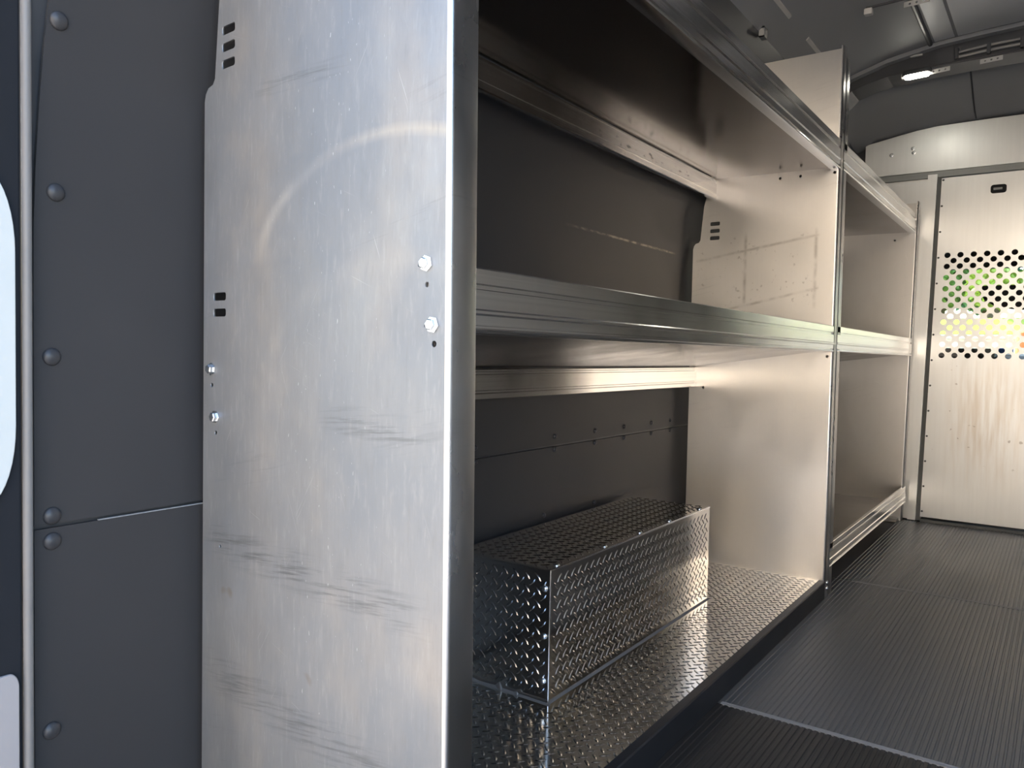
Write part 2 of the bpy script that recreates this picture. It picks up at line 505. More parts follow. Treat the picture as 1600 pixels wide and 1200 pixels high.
def slot(cx, cy, lx, lz, tilt=0.0, seg=4):
    """rounded rectangular slot"""
    rr = min(lx, lz) * 0.28
    pts = []
    for sx, sy, a0 in ((1, 1, 0), (-1, 1, 90), (-1, -1, 180), (1, -1, 270)):
        for k in range(seg):
            a = math.radians(a0 + 90 * k / (seg - 1))
            pts.append((sx * (lx / 2 - rr) + rr * math.cos(a), sy * (lz / 2 - rr) + rr * math.sin(a)))
    c, s_ = math.cos(tilt), math.sin(tilt)
    return [(cx + x * c - y * s_, cy + x * s_ + y * c) for x, y in pts]

def struct(o):
    o['kind'] = 'structure'
    return o

# ------------------------------------------------------------------ the van shell
YR, YP = 0.40, 3.63            # rear opening, face of the partition
XC = -0.06                     # middle of the van
HALF = [(-0.970, 0.0), (-0.969, 0.75), (-0.964, 0.98), (-0.942, 1.12), (-0.895, 1.32), (-0.835, 1.50), (-0.775, 1.62),
        (-0.69, 1.705), (-0.56, 1.745), (-0.40, 1.772), (-0.22, 1.784), (XC, 1.788)]
WALL_N = 6                     # the first points of HALF make the wall, the rest the roof

def front_z(z):                # the roof comes down towards the partition
    return z if z < 1.5 else 1.5 + (z - 1.5) * 0.46
def profile_at(y):
    t = min(1.0, max(0.0, (y - 3.20) / (YP - 3.20)))
    t = t * t * (3 - 2 * t)
    return [(x, z * (1 - t) + front_z(z) * t) for x, z in HALF]
def skin(side, i0, i1, y0, y1, name, mat, thick=0.035):
    """a stretch of the shell swept along the van, with an outer face"""
    ys = [y0] + [y for y in (1.0, 1.8, 2.6, 3.2, 3.3, 3.4, 3.5, 3.58) if y0 < y < y1] + [y1]
    mb = MB()
    rings = []
    for y in ys:
        p = profile_at(y)[i0:i1 + 1]
        inn = [(x, y, z) for x, z in p]
        out = []
        for k, (x, z) in enumerate(p):
            a = p[max(k - 1, 0)]; b = p[min(k + 1, len(p) - 1)]
            t = Vector((b[0] - a[0], b[1] - a[1])).normalized()
            out.append((x - t.y * thick, y, z + t.x * thick))
        ring = inn + out[::-1]
        if side > 0:
            ring = [(2 * XC - x, yy, z) for x, yy, z in ring]
        rings.append(ring)
    n = len(rings[0])
    v = [q for rg in rings for q in rg]
    fc = [(i * n + k, i * n + (k + 1) % n, (i + 1) * n + (k + 1) % n, (i + 1) * n + k) for i in range(len(ys) - 1) for k in range(n)]
    h = n // 2
    for base in (0, (len(ys) - 1) * n):
        fc += [(base + k, base + k + 1, base + n - 2 - k, base + n - 1 - k) for k in range(h - 1)]
    return struct(mb.add(v, fc).build(name, mat, smooth=40))

wall_left = skin(-1, 0, WALL_N, 0.408, 4.9, 'wall_left', 'body')
wall_right = skin(1, 0, WALL_N, 0.408, 4.9, 'wall_right', 'body')
ceiling = MB()
def roof_mesh():
    mb = MB()
    ys = [0.40, 1.0, 1.8, 2.6, 3.2, 3.3, 3.4, 3.5, 3.58, YP, 4.9]
    rings = []
    for y in ys:
        p = profile_at(y)[WALL_N:]
        p = p + [(2 * XC - x, z) for x, z in p[:-1]][::-1]
        rings.append([(x, y, z) for x, z in p] + [(x, y, z + 0.035) for x, z in p[::-1]])
    n = len(rings[0]); h = n // 2
    v = [q for rg in rings for q in rg]
    fc = [(i * n + k, i * n + (k + 1) % n, (i + 1) * n + (k + 1) % n, (i + 1) * n + k) for i in range(len(ys) - 1) for k in range(n)]
    for base in (0, (len(ys) - 1) * n):
        fc += [(base + k, base + k + 1, base + n - 2 - k, base + n - 1 - k) for k in range(h - 1)]
    return mb.add(v, fc)
ceiling = struct(roof_mesh().build('ceiling', 'roof', smooth=40))

def wall_x(z):
    for (x0, z0), (x1, z1) in zip(HALF, HALF[1:]):
        if z0 <= z <= z1:
            return x0 + (x1 - x0) * (z - z0) / (z1 - z0)
    return HALF[-1][0]
def roof_z(x, y=2.5):
    p = profile_at(y)
    x = x if x <= XC else 2 * XC - x
    for (x0, z0), (x1, z1) in zip(p, p[1:]):
        if x0 <= x <= x1 and x1 > x0:
            return z0 + (z1 - z0) * (x - x0) / (x1 - x0)
    return p[-1][1]

# plastic panels on the left wall
def wall_panel(yz_rear, z0, z1, y1, parent, side=-1):
    """panel following the wall; yz_rear(z) gives its rear edge"""
    zs = [z0 + (z1 - z0) * k / 12 for k in range(13)]
    mb = MB(); v = []
    for z in zs:
        x = wall_x(z)
        for dx in (0.0015, 0.006):
            for y in (yz_rear(z), y1):
                xx = x + dx
                v.append((xx if side < 0 else 2 * XC - xx, y, z))
    fc = []
    for k in range(12):
        a = k * 4; b = a + 4
        fc += [(a, a + 1, b + 1, b), (a + 2, b + 2, b + 3, a + 3), (a, b, b + 2, a + 2), (a + 1, a + 3, b + 3, b + 1)]
    fc += [(0, 2, 3, 1), (48, 49, 51, 50)]
    return mb.add(v, fc).build('wall_panel', 'wall', parent, smooth=30)
def rear_edge(z):
    return 0.4165 + (0.0 if z < 0.83 else (z - 0.83) * 0.05)
wall_panel(rear_edge, 0.004, 0.4475, 3.60, wall_left)
wall_panel(rear_edge, 0.4525, 1.28, 3.60, wall_left)
MB().box(-0.9665, -0.9626, 0.49, 0.65, 0.4478, 0.4488).build('panel_edge_glint', 'lit_edge', wall_left, label='pale strip painted as light caught along the panel joint')  # light catching the panel edge, painted as a pale strip
wall_panel(lambda z: 0.42, 0.004, 0.4475, 3.60, wall_right, 1).data.materials[0] = M['right_wall']
wall_panel(lambda z: 0.42, 0.4525, 1.28, 3.60, wall_right, 1).data.materials[0] = M['right_wall']

def rivet_mesh(rad=0.0105):
    mb = MB()
    mb.lathe([(rad * 0.98, 0.0), (rad, 0.0012), (rad * 0.90, 0.0030), (rad * 0.62, 0.0050), (rad * 0.30, 0.0060), (0.0006, 0.0063)], (0, 0, 0), (1, 0, 0), 18)
    me = bpy.data.meshes.new('push_rivet'); me.from_pydata(mb.v, [], mb.f); me.materials.append(M['rivet'])
    return me
rv = rivet_mesh()
rv_small = rivet_mesh(0.006)
def place_rivets(mesh, pts, parent):
    for y, z in pts:
        o = link('push_rivet', mesh, None, parent, 50, loc=(wall_x(z) + 0.0055, y, z))
        o.rotation_euler = (0, -math.atan((wall_x(z + 0.02) - wall_x(z - 0.02)) / 0.04) * -1, 0)
place_rivets(rv, [(0.439, 1.030), (0.440, 0.838), (0.436, 0.648), (0.436, 0.462), (0.436, 0.432), (0.435, 0.206)], wall_left)
for yy in (1.24, 1.54, 1.73, 1.89, 2.06, 2.19):
    place_rivets(rv_small, [(yy, 0.472), (yy, 0.442)], wall_left)
place_rivets(rv_small, [(1.50, 0.294), (1.735, 0.290)], wall_left)

# floor: dark sub-floor and three ribbed mats with joint strips
floor = struct(MB().box(-0.953, 0.833, 0.38, 5.2, -0.05, -0.006).build('floor', 'subfloor'))
def mat_mesh(y0, y1):
    mb = MB()
    pitch = 0.011
    x0, x1 = -0.94, 0.82
    n = int((x1 - x0) / pitch)
    prof = []
    for i in range(n):
        x = x0 + i * pitch
        if x > -0.56:
            prof += [(x, -0.0016), (x + 0.0028, -0.0016), (x + 0.0040, 0.0), (x + 0.0098, 0.0)]
        else:
            prof += [(x, -0.0016)]
    prof += [(x1, -0.0016)]
    k = len(prof)
    v = [(x, y0, z) for x, z in prof] + [(x, y1, z) for x, z in prof]
    fc = [(i, i + 1, k + i + 1, k + i) for i in range(k - 1)]
    mb.add(v, fc)
    mb.add([(x0, y0, -0.006), (x1, y0, -0.006), (x1, y0, -0.0016), (x0, y0, -0.0016)], [(0, 1, 2, 3)])
    mb.add([(x0, y1, -0.006), (x1, y1, -0.006), (x1, y1, -0.0016), (x0, y1, -0.0016)], [(3, 2, 1, 0)])
    return mb
for a, b in ((0.40, 1.4445), (1.4575, 2.497), (2.507, 3.61)):
    mat_mesh(a, b).build('floor_mat', 'floor' if a > 1 else 'floor_dark', floor, label='ribbed grey rubber floor mat' if a > 1 else 'black rubber floor mat by the rear doors')
MB().prism([(1.4445, -0.004), (1.4575, -0.004), (1.4575, 0.0006), (1.4535, 0.0018), (1.4520, 0.0002), (1.4505, 0.0002), (1.449, 0.0018), (1.4445, 0.0006)], -0.516, 0.82, 'x').build('joint_strip', 'joint', floor, label='grey joint strip between two floor mats')
MB().prism([(2.497, -0.004), (2.507, -0.004), (2.507, 0.0006), (2.502, 0.0022), (2.497, 0.0006)], -0.50, 0.82, 'x').build('joint_strip', 'joint', floor, label='grey joint strip between two floor mats')

# rear corner of the body: dark pillar, weatherstrip and two pale cover plates
struct(MB().cbox(-1.06, -0.9535, 0.300, 0.4000, -0.30, 1.80, 0.003).build('trim_1', 'pillar'))
struct(MB().cbox(0.835, 0.94, 0.300, 0.4000, -0.30, 1.80, 0.003).build('trim_2', 'pillar'))
struct(MB().cbox(-1.0, 0.88, 0.385, 0.46, 1.735, 1.90, 0.006).build('trim_3', 'pillar'))
struct(MB().cbox(-1.0, 0.88, 0.30, 0.40, -0.16, -0.012, 0.01).build('trim_4', 'pillar'))
ws = MB().tube([(-0.953, 0.4055, z) for z in (-0.2, 0.2, 0.6, 0.9, 1.2, 1.7)], 0.0052, 12)
ws = ws.build('weatherstrip', 'seal', smooth=60)
ws['label'] = 'thin grey rubber weatherstrip running up the dark rear pillar'; ws['category'] = 'weatherstrip'

def cover(name, y0, y1, z0, z1, ry, rz, mat, label):
    pts = []
    for sy, sz, a0 in ((1, 1, 0), (-1, 1, 90), (-1, -1, 180), (1, -1, 270)):
        cy = (y1 - ry) if sy > 0 else (y0 + ry)
        cz = (z1 - rz) if sz > 0 else (z0 + rz)
        for k in range(10):
            a = math.radians(a0 + 10 * k)
            pts.append((cy + ry * math.cos(a), cz + rz * math.sin(a)))
    o = sheet(name, pts, [], 0.005, lambda u, v, t: (-0.9508 + t, u, v), mat, bevel=0.0012)
    o['label'] = label; o['category'] = 'cover plate'
cover('cover_plate', 0.318, 0.391, 0.487, 0.848, 0.030, 0.085, 'white', 'tall rounded white cover plate, upper one on the rear pillar')
cover('cover_plate', 0.318, 0.393, -0.02, 0.292, 0.009, 0.016, 'pink_white', 'dusty pinkish white cover plate, lower one on the rear pillar')

# ------------------------------------------------------------------ partition with the perforated door
def px0(z): return -0.520 + 0.019 * z          # left edge of the door post
def px1(z): return -0.489 + 0.0215 * z         # right edge of the door post
def dx0(z): return -0.4735 + 0.0215 * z        # left edge of the door
DX1 = 0.045
ident = lambda yc: (lambda u, v, t: (u, yc + t, v))
pz = [(x, z) for x, z in HALF if z < 1.42]
left_outline = [(x + 0.012, max(z, 0.002)) for x, z in pz] + [(-0.83, 1.425), (px0(1.425) + 0.01, 1.425), (px0(0.0) + 0.01, 0.002)]
part = struct(sheet('wall_front', left_outline, [], 0.004, ident(3.645), 'partition'))
right_outline = [(2 * XC - x - 0.012, max(z, 0.002)) for x, z in pz][::-1]
sheet('side_panel', [(DX1 + 0.045, 0.002), (DX1 + 0.045, 1.425), (0.70, 1.425)] + right_outline, [], 0.004, ident(3.645), 'wall', part, label='dark panel right of the door')
# header with a shallow arch on top
arch = [(-0.735, 1.440), (-0.735, 1.577), (-0.69, 1.585), (-0.61, 1.600), (-0.54, 1.612), (-0.467, 1.6195), (-0.32, 1.622), (-0.17, 1.622), (XC, 1.622)]
arch = arch + [(2 * XC - x, z) for x, z in arch[:-1]][::-1]
hd = sheet('header_panel', arch, [], 0.006, ident(3.630), 'partition', part, bevel=0.001)
MB().cbox(-0.76, 0.64, 3.632, 3.650, 1.413, 1.442, 0.002).build('header_channel', 'header_band', part, label='grey channel under the header')
MB().prism([(-0.85, 1.44), (-0.85, 1.66), (0.73, 1.66), (0.73, 1.44)], 3.660, 3.668).build('closing_panel', 'body', part, label='dark panel closing the gap beside the header')
bolt_prof = [(0.0085, 0), (0.0085, 0.0016), (0.0060, 0.0017), (0.0060, 0.0062), (0.0050, 0.0072), (0.0006, 0.0074)]
for x, z in ((-0.634, 1.524), (-0.550, 1.524), (-0.553, 1.541), (0.43, 1.524)):
    MB().lathe(bolt_prof, (x, 3.627, z), (0, -1, 0), 10).build('bolt', 'zinc', part)
# door post
MB().add([(px0(0) , 3.622, 0.002), (px1(0), 3.622, 0.002), (px1(1.425), 3.622, 1.425), (px0(1.425), 3.622, 1.425),
          (px0(0), 3.643, 0.002), (px1(0), 3.643, 0.002), (px1(1.425), 3.643, 1.425), (px0(1.425), 3.643, 1.425)],
         [(0, 1, 2, 3), (4, 7, 6, 5), (0, 4, 5, 1), (3, 2, 6, 7), (0, 3, 7, 4), (1, 5, 6, 2)]).build('door_post', 'partition', part)
MB().box(DX1 + 0.012, DX1 + 0.05, 3.622, 3.643, 0.002, 1.425).build('door_post', 'partition', part)
MB().add([(px1(0), 3.640, 0.0), (dx0(0) + 0.004, 3.640, 0.0), (dx0(1.42) + 0.004, 3.640, 1.42), (px1(1.42), 3.640, 1.42),
          (px1(0), 3.648, 0.0), (dx0(0) + 0.004, 3.648, 0.0), (dx0(1.42) + 0.004, 3.648, 1.42), (px1(1.42), 3.648, 1.42)],
         [(0, 1, 2, 3), (4, 7, 6, 5), (0, 4, 5, 1), (3, 2, 6, 7), (0, 3, 7, 4), (1, 5, 6, 2)]).build('door_gap_seal', 'gap', part, label='unseen dark strip added to stop light leaking past the door')
MB().box(DX1 - 0.004, DX1 + 0.016, 3.638, 3.648, 0.0, 1.42).build('door_gap_seal', 'gap', part, label='unseen dark strip added to stop light leaking past the door')  # out of view, added to block a light leak right of the door
MB().box(-0.47, DX1, 3.615, 3.66, -0.004, 0.010).build('threshold', 'gap', part, label='dark threshold under the door')

holes = []
for row in range(19):
    z = 1.095 - row * 0.02256
    xs = -0.412 - 0.0065 * row / 18 + (0.023 if row % 2 else 0.0)
    while xs < DX1 - 0.02:
        holes.append(circle(xs, z, 0.0112, 14)[::-1])
        xs += 0.0462
holes.append(slot(-0.2445, 1.346, 0.054, 0.034)[::-1])
door = struct(sheet('door_1', [(dx0(0.018), 0.018), (DX1, 0.018), (DX1, 1.408), (dx0(1.408), 1.408)], holes, 0.003, ident(3.632), 'door', bevel=0.0))
MB().box(-0.275, -0.213, 3.640, 3.652, 1.325, 1.367).build('latch_box', 'hole', door, label='dark recess of the door latch')
MB().cbox(-0.262, -0.232, 3.634, 3.640, 1.343, 1.352, 0.001).build('latch_bar', 'header_band', door, label='grey latch bar in the dark recess')
rm = MB().lathe([(0.0042, 0), (0.0042, 0.001), (0.0028, 0.0026), (0.0005, 0.003)], (0, 0, 0), (0, -1, 0), 8)
rme = bpy.data.meshes.new('rivet'); rme.from_pydata(rm.v, [], rm.f); rme.materials.append(M['gap'])
for k in range(14):
    z = 1.40 - k * 0.1045
    if z > 0.02:
        link('rivet', rme, None, door, 0, loc=(dx0(z) + 0.006, 3.6305, z))

# ------------------------------------------------------------------ roof bows, strips, cables, lamp
def roof_bow(y0, y1, depth_c, parent, end=0.80):
    xs = [-0.80, -0.77, -0.735, -0.69, -0.64, -0.57, -0.50, -0.40, -0.28, -0.16, XC]
    xs = [x for x in xs if x >= -end]
    xs = xs + [2 * XC - x for x in xs[:-1]][::-1]
    mb = MB()
    top = [(x, roof_z(x, 2.5) + 0.004) for x in xs]
    def low(x):
        a = min(1.0, max(0.0, (abs(x - XC) - 0.30) / 0.42))
        return (1.700 if end > 0.7 else 1.690) - 0.024 * a
    bot = [(x, min(low(x), roof_z(x, 2.5) - (0.048 if end > 0.7 else 0.022))) for x in xs]
    prof = top + bot[::-1]
    n = len(xs)
    for a, b in zip(range(n - 1), range(1, n)):
        mb.prism([top[a], top[b], bot[b], bot[a]], y0, y1)
    o = mb.build('roof_bow', 'bow', parent)
    fl = MB()
    for a, b in zip(range(n - 1), range(1, n)):
        fl.prism([(top[a][0], top[a][1] - 0.020), (top[b][0], top[b][1] - 0.020), (top[b][0], top[b][1] - 0.006), (top[a][0], top[a][1] - 0.006)], y0 - 0.030, y0)
    fl.build('bow_flange', 'roof', o, label='lighter flange along the roof bow')
    return o
bows = [roof_bow(y, y + 0.13, 0.08, ceiling, 0.80 if y > 3 else 0.49) for y in (0.66, 1.28, 1.82, 2.36, 3.12)]
for i, bow in enumerate(bows[3:]):
    y = (2.500, 3.12)[i]
    for x, z in (((-0.386, 1.678), (0.0, 1.684)), ((-0.402, 1.677), (-0.247, 1.684), (-0.09, 1.69)))[i]:
        hs = [circle(x + dx, 0, 0.0034, 8)[::-1] for dx in (-0.018, 0.0, 0.018)]
        sheet('bracket_strip', [(x - 0.033, -0.0075), (x + 0.033, -0.0075), (x + 0.033, 0.0075), (x - 0.033, 0.0075)], hs, 0.002,
              lambda u, v, t, z=z, x=x, y=y: (u, y - 0.006 + t, z + v + (u - x) * 0.05), 'strip', bow, label='pale perforated bracket strip on the roof bow')
    MB().tube([(-0.52, y - 0.004, 1.692), (-0.36, y - 0.008, 1.695), (-0.2, y - 0.006, 1.698), (0.0, y - 0.008, 1.699), (0.3, y - 0.006, 1.70)], 0.004, 8).build('cable', 'cable', bow, smooth=60, label='dark cable along the roof bow')
    MB().tube([(-0.345, y - 0.006, 1.712), (-0.26, y - 0.010, 1.716), (-0.12, y - 0.008, 1.719), (0.1, y - 0.008, 1.720)], 0.0052, 8).build('cable', 'cable_sheath', bow, smooth=60, label='pale sheathed cable along the roof bow')
    MB().tube([(-0.345, y - 0.006, 1.728), (-0.26, y - 0.010, 1.733), (-0.12, y - 0.008, 1.736), (0.1, y - 0.008, 1.737)], 0.0045, 8).build('cable', 'cable_sheath', bow, smooth=60, label='pale sheathed cable along the roof bow')
    for x in (-0.35, -0.255, -0.16):
        MB().cbox(x - 0.006, x + 0.006, y - 0.018, y, 1.705, 1.742, 0.002).build('cable_clip', 'bow', bow)
# lengthwise roof seams and painted highlights of the side rail
for x, y0, y1 in ((-0.430, 1.42, 2.33), (-0.430, 2.50, 3.09)):
    z = roof_z(x)
    MB().prism([(x - 0.007, z - 0.006), (x - 0.003, z - 0.010), (x + 0.003, z - 0.010), (x + 0.007, z - 0.006), (x + 0.007, z + 0.004), (x - 0.007, z + 0.004)], y0, y1).build('roof_seam', 'bow', ceiling, label='dark lengthwise seam in the roof skin')
seam_pts = [(-0.33, y, roof_z(-0.33, y) - 0.0015) for y in (3.27, 3.33, 3.40, 3.48, 3.56, 3.615)]
MB().tube(seam_pts, 0.003, 6).build('roof_seam', 'bow', ceiling, label='dark lengthwise seam in the roof skin')
for y0, y1 in ((1.3, 1.62), (1.75, 2.03), (2.12, 2.41), (2.60, 2.86), (2.92, 3.05)):
    x, z = -0.712, roof_z(-0.712)
    MB().prism([(x - 0.005, z - 0.008), (x + 0.003, z - 0.003), (x + 0.003, z + 0.004), (x - 0.005, z)], y0, y1).build('rail_highlight', 'clip', ceiling, label='thin pale strip painted as a highlight on the roof side rail')  # highlight streaks on the side rail, built as pale strips
for y0, y1 in ((0.80, 1.24), (1.42, 1.80), (1.96, 2.32), (2.50, 3.08)):
    for xa, xb in ((-0.415, -0.355), (-0.345, 0.225), (0.235, 0.295)):
        xs = [xa + (xb - xa) * k / 6 for k in range(7)]
        mb = MB()
        for a, b in zip(xs, xs[1:]):
            mb.prism([(a, roof_z(a) - 0.004), (b, roof_z(b) - 0.004), (b, roof_z(b) + 0.003), (a, roof_z(a) + 0.003)], y0, y1)
        mb.build('roof_skin', 'roof_light', ceiling, label='pale roof skin panel between two bows')
# small open bracket high on the left wall
bk = thing('wall_bracket', (-0.765, 2.33, 1.615), 'tiny open metal bracket high on the dark left wall above the top shelf', 'bracket')
bx = -0.768
for (a, b, c_, d_) in ((2.315, 2.345, 1.627, 1.632), (2.315, 2.345, 1.602, 1.606), (2.315, 2.319, 1.602, 1.632), (2.341, 2.345, 1.602, 1.632)):
    MB().box(bx - 0.006, bx + 0.010, a, b, c_, d_).build('bracket_side', 'strip', bk)
cl = MB().cbox(-0.525, -0.502, 2.488, 2.509, 1.672, 1.690, 0.003)
cl = cl.build('cable_clip', 'clip', None)
cl['label'] = 'small pale plastic clip at the end of the nearer roof bow'; cl['category'] = 'clip'
# dome lamp at the left end of the front bow
lamp = thing('ceiling_lamp', (-0.474, 3.13, 1.69), 'small lit oblong lamp under the left end of the front roof bow', 'lamp')
def oblong(cx, cy, lx, ly, seg=6):
    return slot(cx, cy, lx, ly)
sheet('lamp_housing', slot(-0.472, 3.118, 0.088, 0.048), [], 0.016, lambda u, v, t: (u, v, 1.6815 + t + (u + 0.472) * 0.04), 'bow', lamp, bevel=0.003)
sheet('lamp_lens', slot(-0.472, 3.112, 0.072, 0.030), [], 0.014, lambda u, v, t: (u, v, 1.6735 + t + (u + 0.472) * 0.04), 'lens', lamp, bevel=0.004, label='glowing white lamp lens')
MB().cbox(-0.522, -0.506, 3.105, 3.120, 1.667, 1.684, 0.003).build('lamp_plug', 'clip', lamp, label='pale plug beside the lamp')
MB().cbox(-0.495, -0.455, 3.104, 3.117, 1.738, 1.744, 0.002).build('lamp_glint', 'clip', lamp, label='pale strip standing for the lamp reflection above the lamp')  # reflection of the lamp on the bow, built as a pale strip

# ------------------------------------------------------------------ shelving
XF = -0.523
def panel_outline(top_z, x_front0, x_front1, top_left, step=True):
    """side panel seen along the van: front edge leans a touch, back edge follows the wall"""
    if not step:
        return [(x_front0, 0.0), (x_front1, top_z), (top_left, top_z), (-0.90, 1.12), (-0.938, 0.93), (-0.944, 0.62), (-0.944, 0.0)]
    return [(x_front0, 0.0), (x_front1, top_z), (top_left, top_z), (-0.868, 1.30), (-0.913, 1.112), (-0.9215, 1.013), (-0.926, 1.006), (-0.936, 1.003), (-0.9415, 0.996), (-0.944, 0.986), (-0.944, 0.0)]

def flange_prof(x, y, w, rad=0.006, t=0.003):
    """folded front edge: rounded bend, then a strip running up the van"""
    pts = [(x - rad, y)]
    for k in range(1, 7):
        a = math.radians(-90 + 90 * k / 6)
        pts.append((x - rad + rad * math.cos(a), y + rad + rad * math.sin(a)))
    pts += [(x, y + w - 0.002), (x - 0.001, y + w), (x - 0.010, y + w), (x - 0.010, y + w - t), (x - t, y + w - t), (x - t, y + rad), (x - rad, y + t)]
    return pts
def sheared(mb, x_of_z, x_ref):
    mb.v = [(x + x_of_z(z) - x_ref, y, z) for x, y, z in mb.v]
    return mb
hex_m = MB().lathe([(0.0088, 0), (0.0088, 0.0014), (0.0062, 0.0016), (0.0062, 0.0058), (0.0050, 0.0068), (0.0006, 0.0070)], (0, 0, 0), (0, -1, 0), 6)
hex_me = bpy.data.meshes.new('bolt'); hex_me.from_pydata(hex_m.v, [], hex_m.f); hex_me.materials.append(M['zinc'])

def lip_prof(x, z0, z1):
    """outer face of the extruded shelf lip with its groove, ridge and bead"""
    h = z1 - z0
    Z = lambda k: z1 - h * k
    return [(x - 0.010, Z(0.0)), (x - 0.001, Z(0.0)), (x, Z(0.02)), (x, Z(0.235)), (x - 0.0035, Z(0.255)), (x - 0.0035, Z(0.315)), (x + 0.0005, Z(0.335)),
            (x + 0.0005, Z(0.62)), (x + 0.0025, Z(0.65)), (x + 0.0025, Z(0.69)), (x + 0.0002, Z(0.72)), (x, Z(0.865)), (x - 0.0040, Z(0.878)), (x - 0.0040, Z(0.905)),
            (x + 0.0012, Z(0.925)), (x + 0.0022, Z(0.955)), (x + 0.0012, Z(0.985)), (x - 0.002, Z(1.0)), (x - 0.022, Z(1.0)), (x - 0.022, Z(0.965)), (x - 0.008, Z(0.955)), (x - 0.006, Z(0.06)), (x - 0.010, Z(0.03))]
def rail_prof(x, z0, z1):
    h = z1 - z0
    Z = lambda k: z1 - h * k
    return [(x - 0.012, Z(0)), (x - 0.002, Z(0)), (x, Z(0.05)), (x, Z(0.10)), (x - 0.003, Z(0.13)), (x - 0.003, Z(0.19)), (x, Z(0.22)), (x, Z(0.70)), (x - 0.0025, Z(0.73)),
            (x - 0.0025, Z(0.78)), (x + 0.0005, Z(0.82)), (x + 0.0005, Z(0.97)), (x - 0.002, Z(1.0)), (x - 0.012, Z(1.0))]

def make_shelf(unit, y0, y1, front, back, rail, label):
    """front=(z0,z1) of the lip, back=(x,z) of the rear edge, rail=(x,z0,z1)"""
    zf = front[0] + 0.006
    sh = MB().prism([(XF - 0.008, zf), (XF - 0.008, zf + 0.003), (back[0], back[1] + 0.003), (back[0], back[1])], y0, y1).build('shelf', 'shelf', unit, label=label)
    MB().prism(lip_prof(XF, *front), y0, y1).build('front_lip', 'lip', sh, smooth=25, label='shiny grooved front lip of the shelf')
    if rail:
        MB().prism(rail_prof(*rail), y0, y1).build('rear_rail', 'rail', sh, smooth=25, label='grooved rear rail under the shelf')
    for ya, s_ in ((y0, 1), (y1, -1)):
        MB().prism([(XF - 0.008, front[0] + 0.004), (XF - 0.008, front[1] - 0.004), (XF - 0.045, front[1] - 0.010), (XF - 0.045, front[0] + 0.010)], ya, ya + s_ * 0.003).build('end_tab', 'flange', sh)
    return sh

unit = thing('shelving_unit', (-0.73, 1.45, 0.0), 'large aluminium shelving bay with scratched end panel and open shelves nearest the rear doors', 'shelving')
xfn = lambda z: -0.5095 - 0.0115 * z            # the near panel's front edge leans out a little
NY = 0.620
hol = []
for cx, cz in ((-0.893, 1.071), (-0.893, 1.0495), (-0.893, 1.028)):
    hol.append(slot(cx, cz, 0.027, 0.0115, math.radians(3))[::-1])
for cx, cz in ((-0.909, 0.7295), (-0.909, 0.7085)):
    hol.append(slot(cx, cz, 0.027, 0.0105)[::-1])
for cx, cz, rr in ((-0.549, 0.733, 0.0030), (-0.538, 0.671, 0.0036), (-0.925, 0.613, 0.0030), (-0.916, 0.550, 0.0030), (-0.5605, 0.7535, 0.0018), (-0.5505, 0.690, 0.0018), (-0.905, 0.40, 0.0022)):
    hol.append(circle(cx, cz, rr, 10)[::-1])
near_out = [(xfn(0) - 0.006, 0.0), (xfn(1.5) - 0.006, 1.50)] + panel_outline(1.50, 0, 0, -0.80)[2:]
near = sheet('end_panel', near_out, hol, 0.003, lambda u, v, t: (u, NY + 0.0015 + t, v), 'end_panel', unit, label='scratched aluminium end panel facing the rear doors')
sheared(MB().prism(flange_prof(XF, NY, 0.045), 0.0, 1.50, 'z'), xfn, XF).build('flange', 'flange', near, smooth=35, label='folded front edge of the end panel')
for x, z in ((-0.550, 0.755), (-0.540, 0.691), (-0.925, 0.634), (-0.916, 0.571)):
    o = link('bolt', hex_me, None, near, 0, loc=(x, NY - 0.0003, z))
    o.rotation_euler = (0, random.random(), 0)

DY = 2.262
hol = [slot(-0.8775, z, 0.030, 0.0115)[::-1] for z in (1.059, 1.038, 1.017)] + [slot(-0.909, z, 0.027, 0.0105)[::-1] for z in (0.7295, 0.7085)]
for cx, cz in ((-0.682, 1.172), (-0.626, 1.172), (-0.5365, 1.247), (-0.5355, 1.172), (-0.538, 0.671), (-0.899, 0.571)):
    hol.append(circle(cx, cz, 0.0042, 10)[::-1])
div_out = [(XF - 0.006, 0.0), (XF - 0.006, 1.503)] + panel_outline(1.503, 0, 0, -0.80)[2:]
divp = sheet('end_panel', div_out, hol, 0.003, lambda u, v, t: (u + (0.008 if u < -0.85 else 0), DY + 0.0015 + t, v), 'divider', unit, label='aluminium divider panel at the far end of the bay')
MB().prism(flange_prof(XF, DY, 0.034), 0.0, 1.512, 'z').build('flange', 'flange', divp, smooth=35, label='folded front edge of the divider panel')
for z in (0.040, 0.024):
    o = MB().lathe([(0.0055, 0), (0.0055, 0.001), (0.0040, 0.0035), (0.0005, 0.0042)], (XF, DY + 0.024, z), (1, 0, 0), 10).build('bolt', 'zinc', divp)
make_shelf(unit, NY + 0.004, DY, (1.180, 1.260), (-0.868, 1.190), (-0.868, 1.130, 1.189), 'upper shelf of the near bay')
make_shelf(unit, NY + 0.004, DY, (0.683, 0.755), (-0.916, 0.634), (-0.914, 0.572, 0.633), 'middle shelf of the near bay tilted to the back')

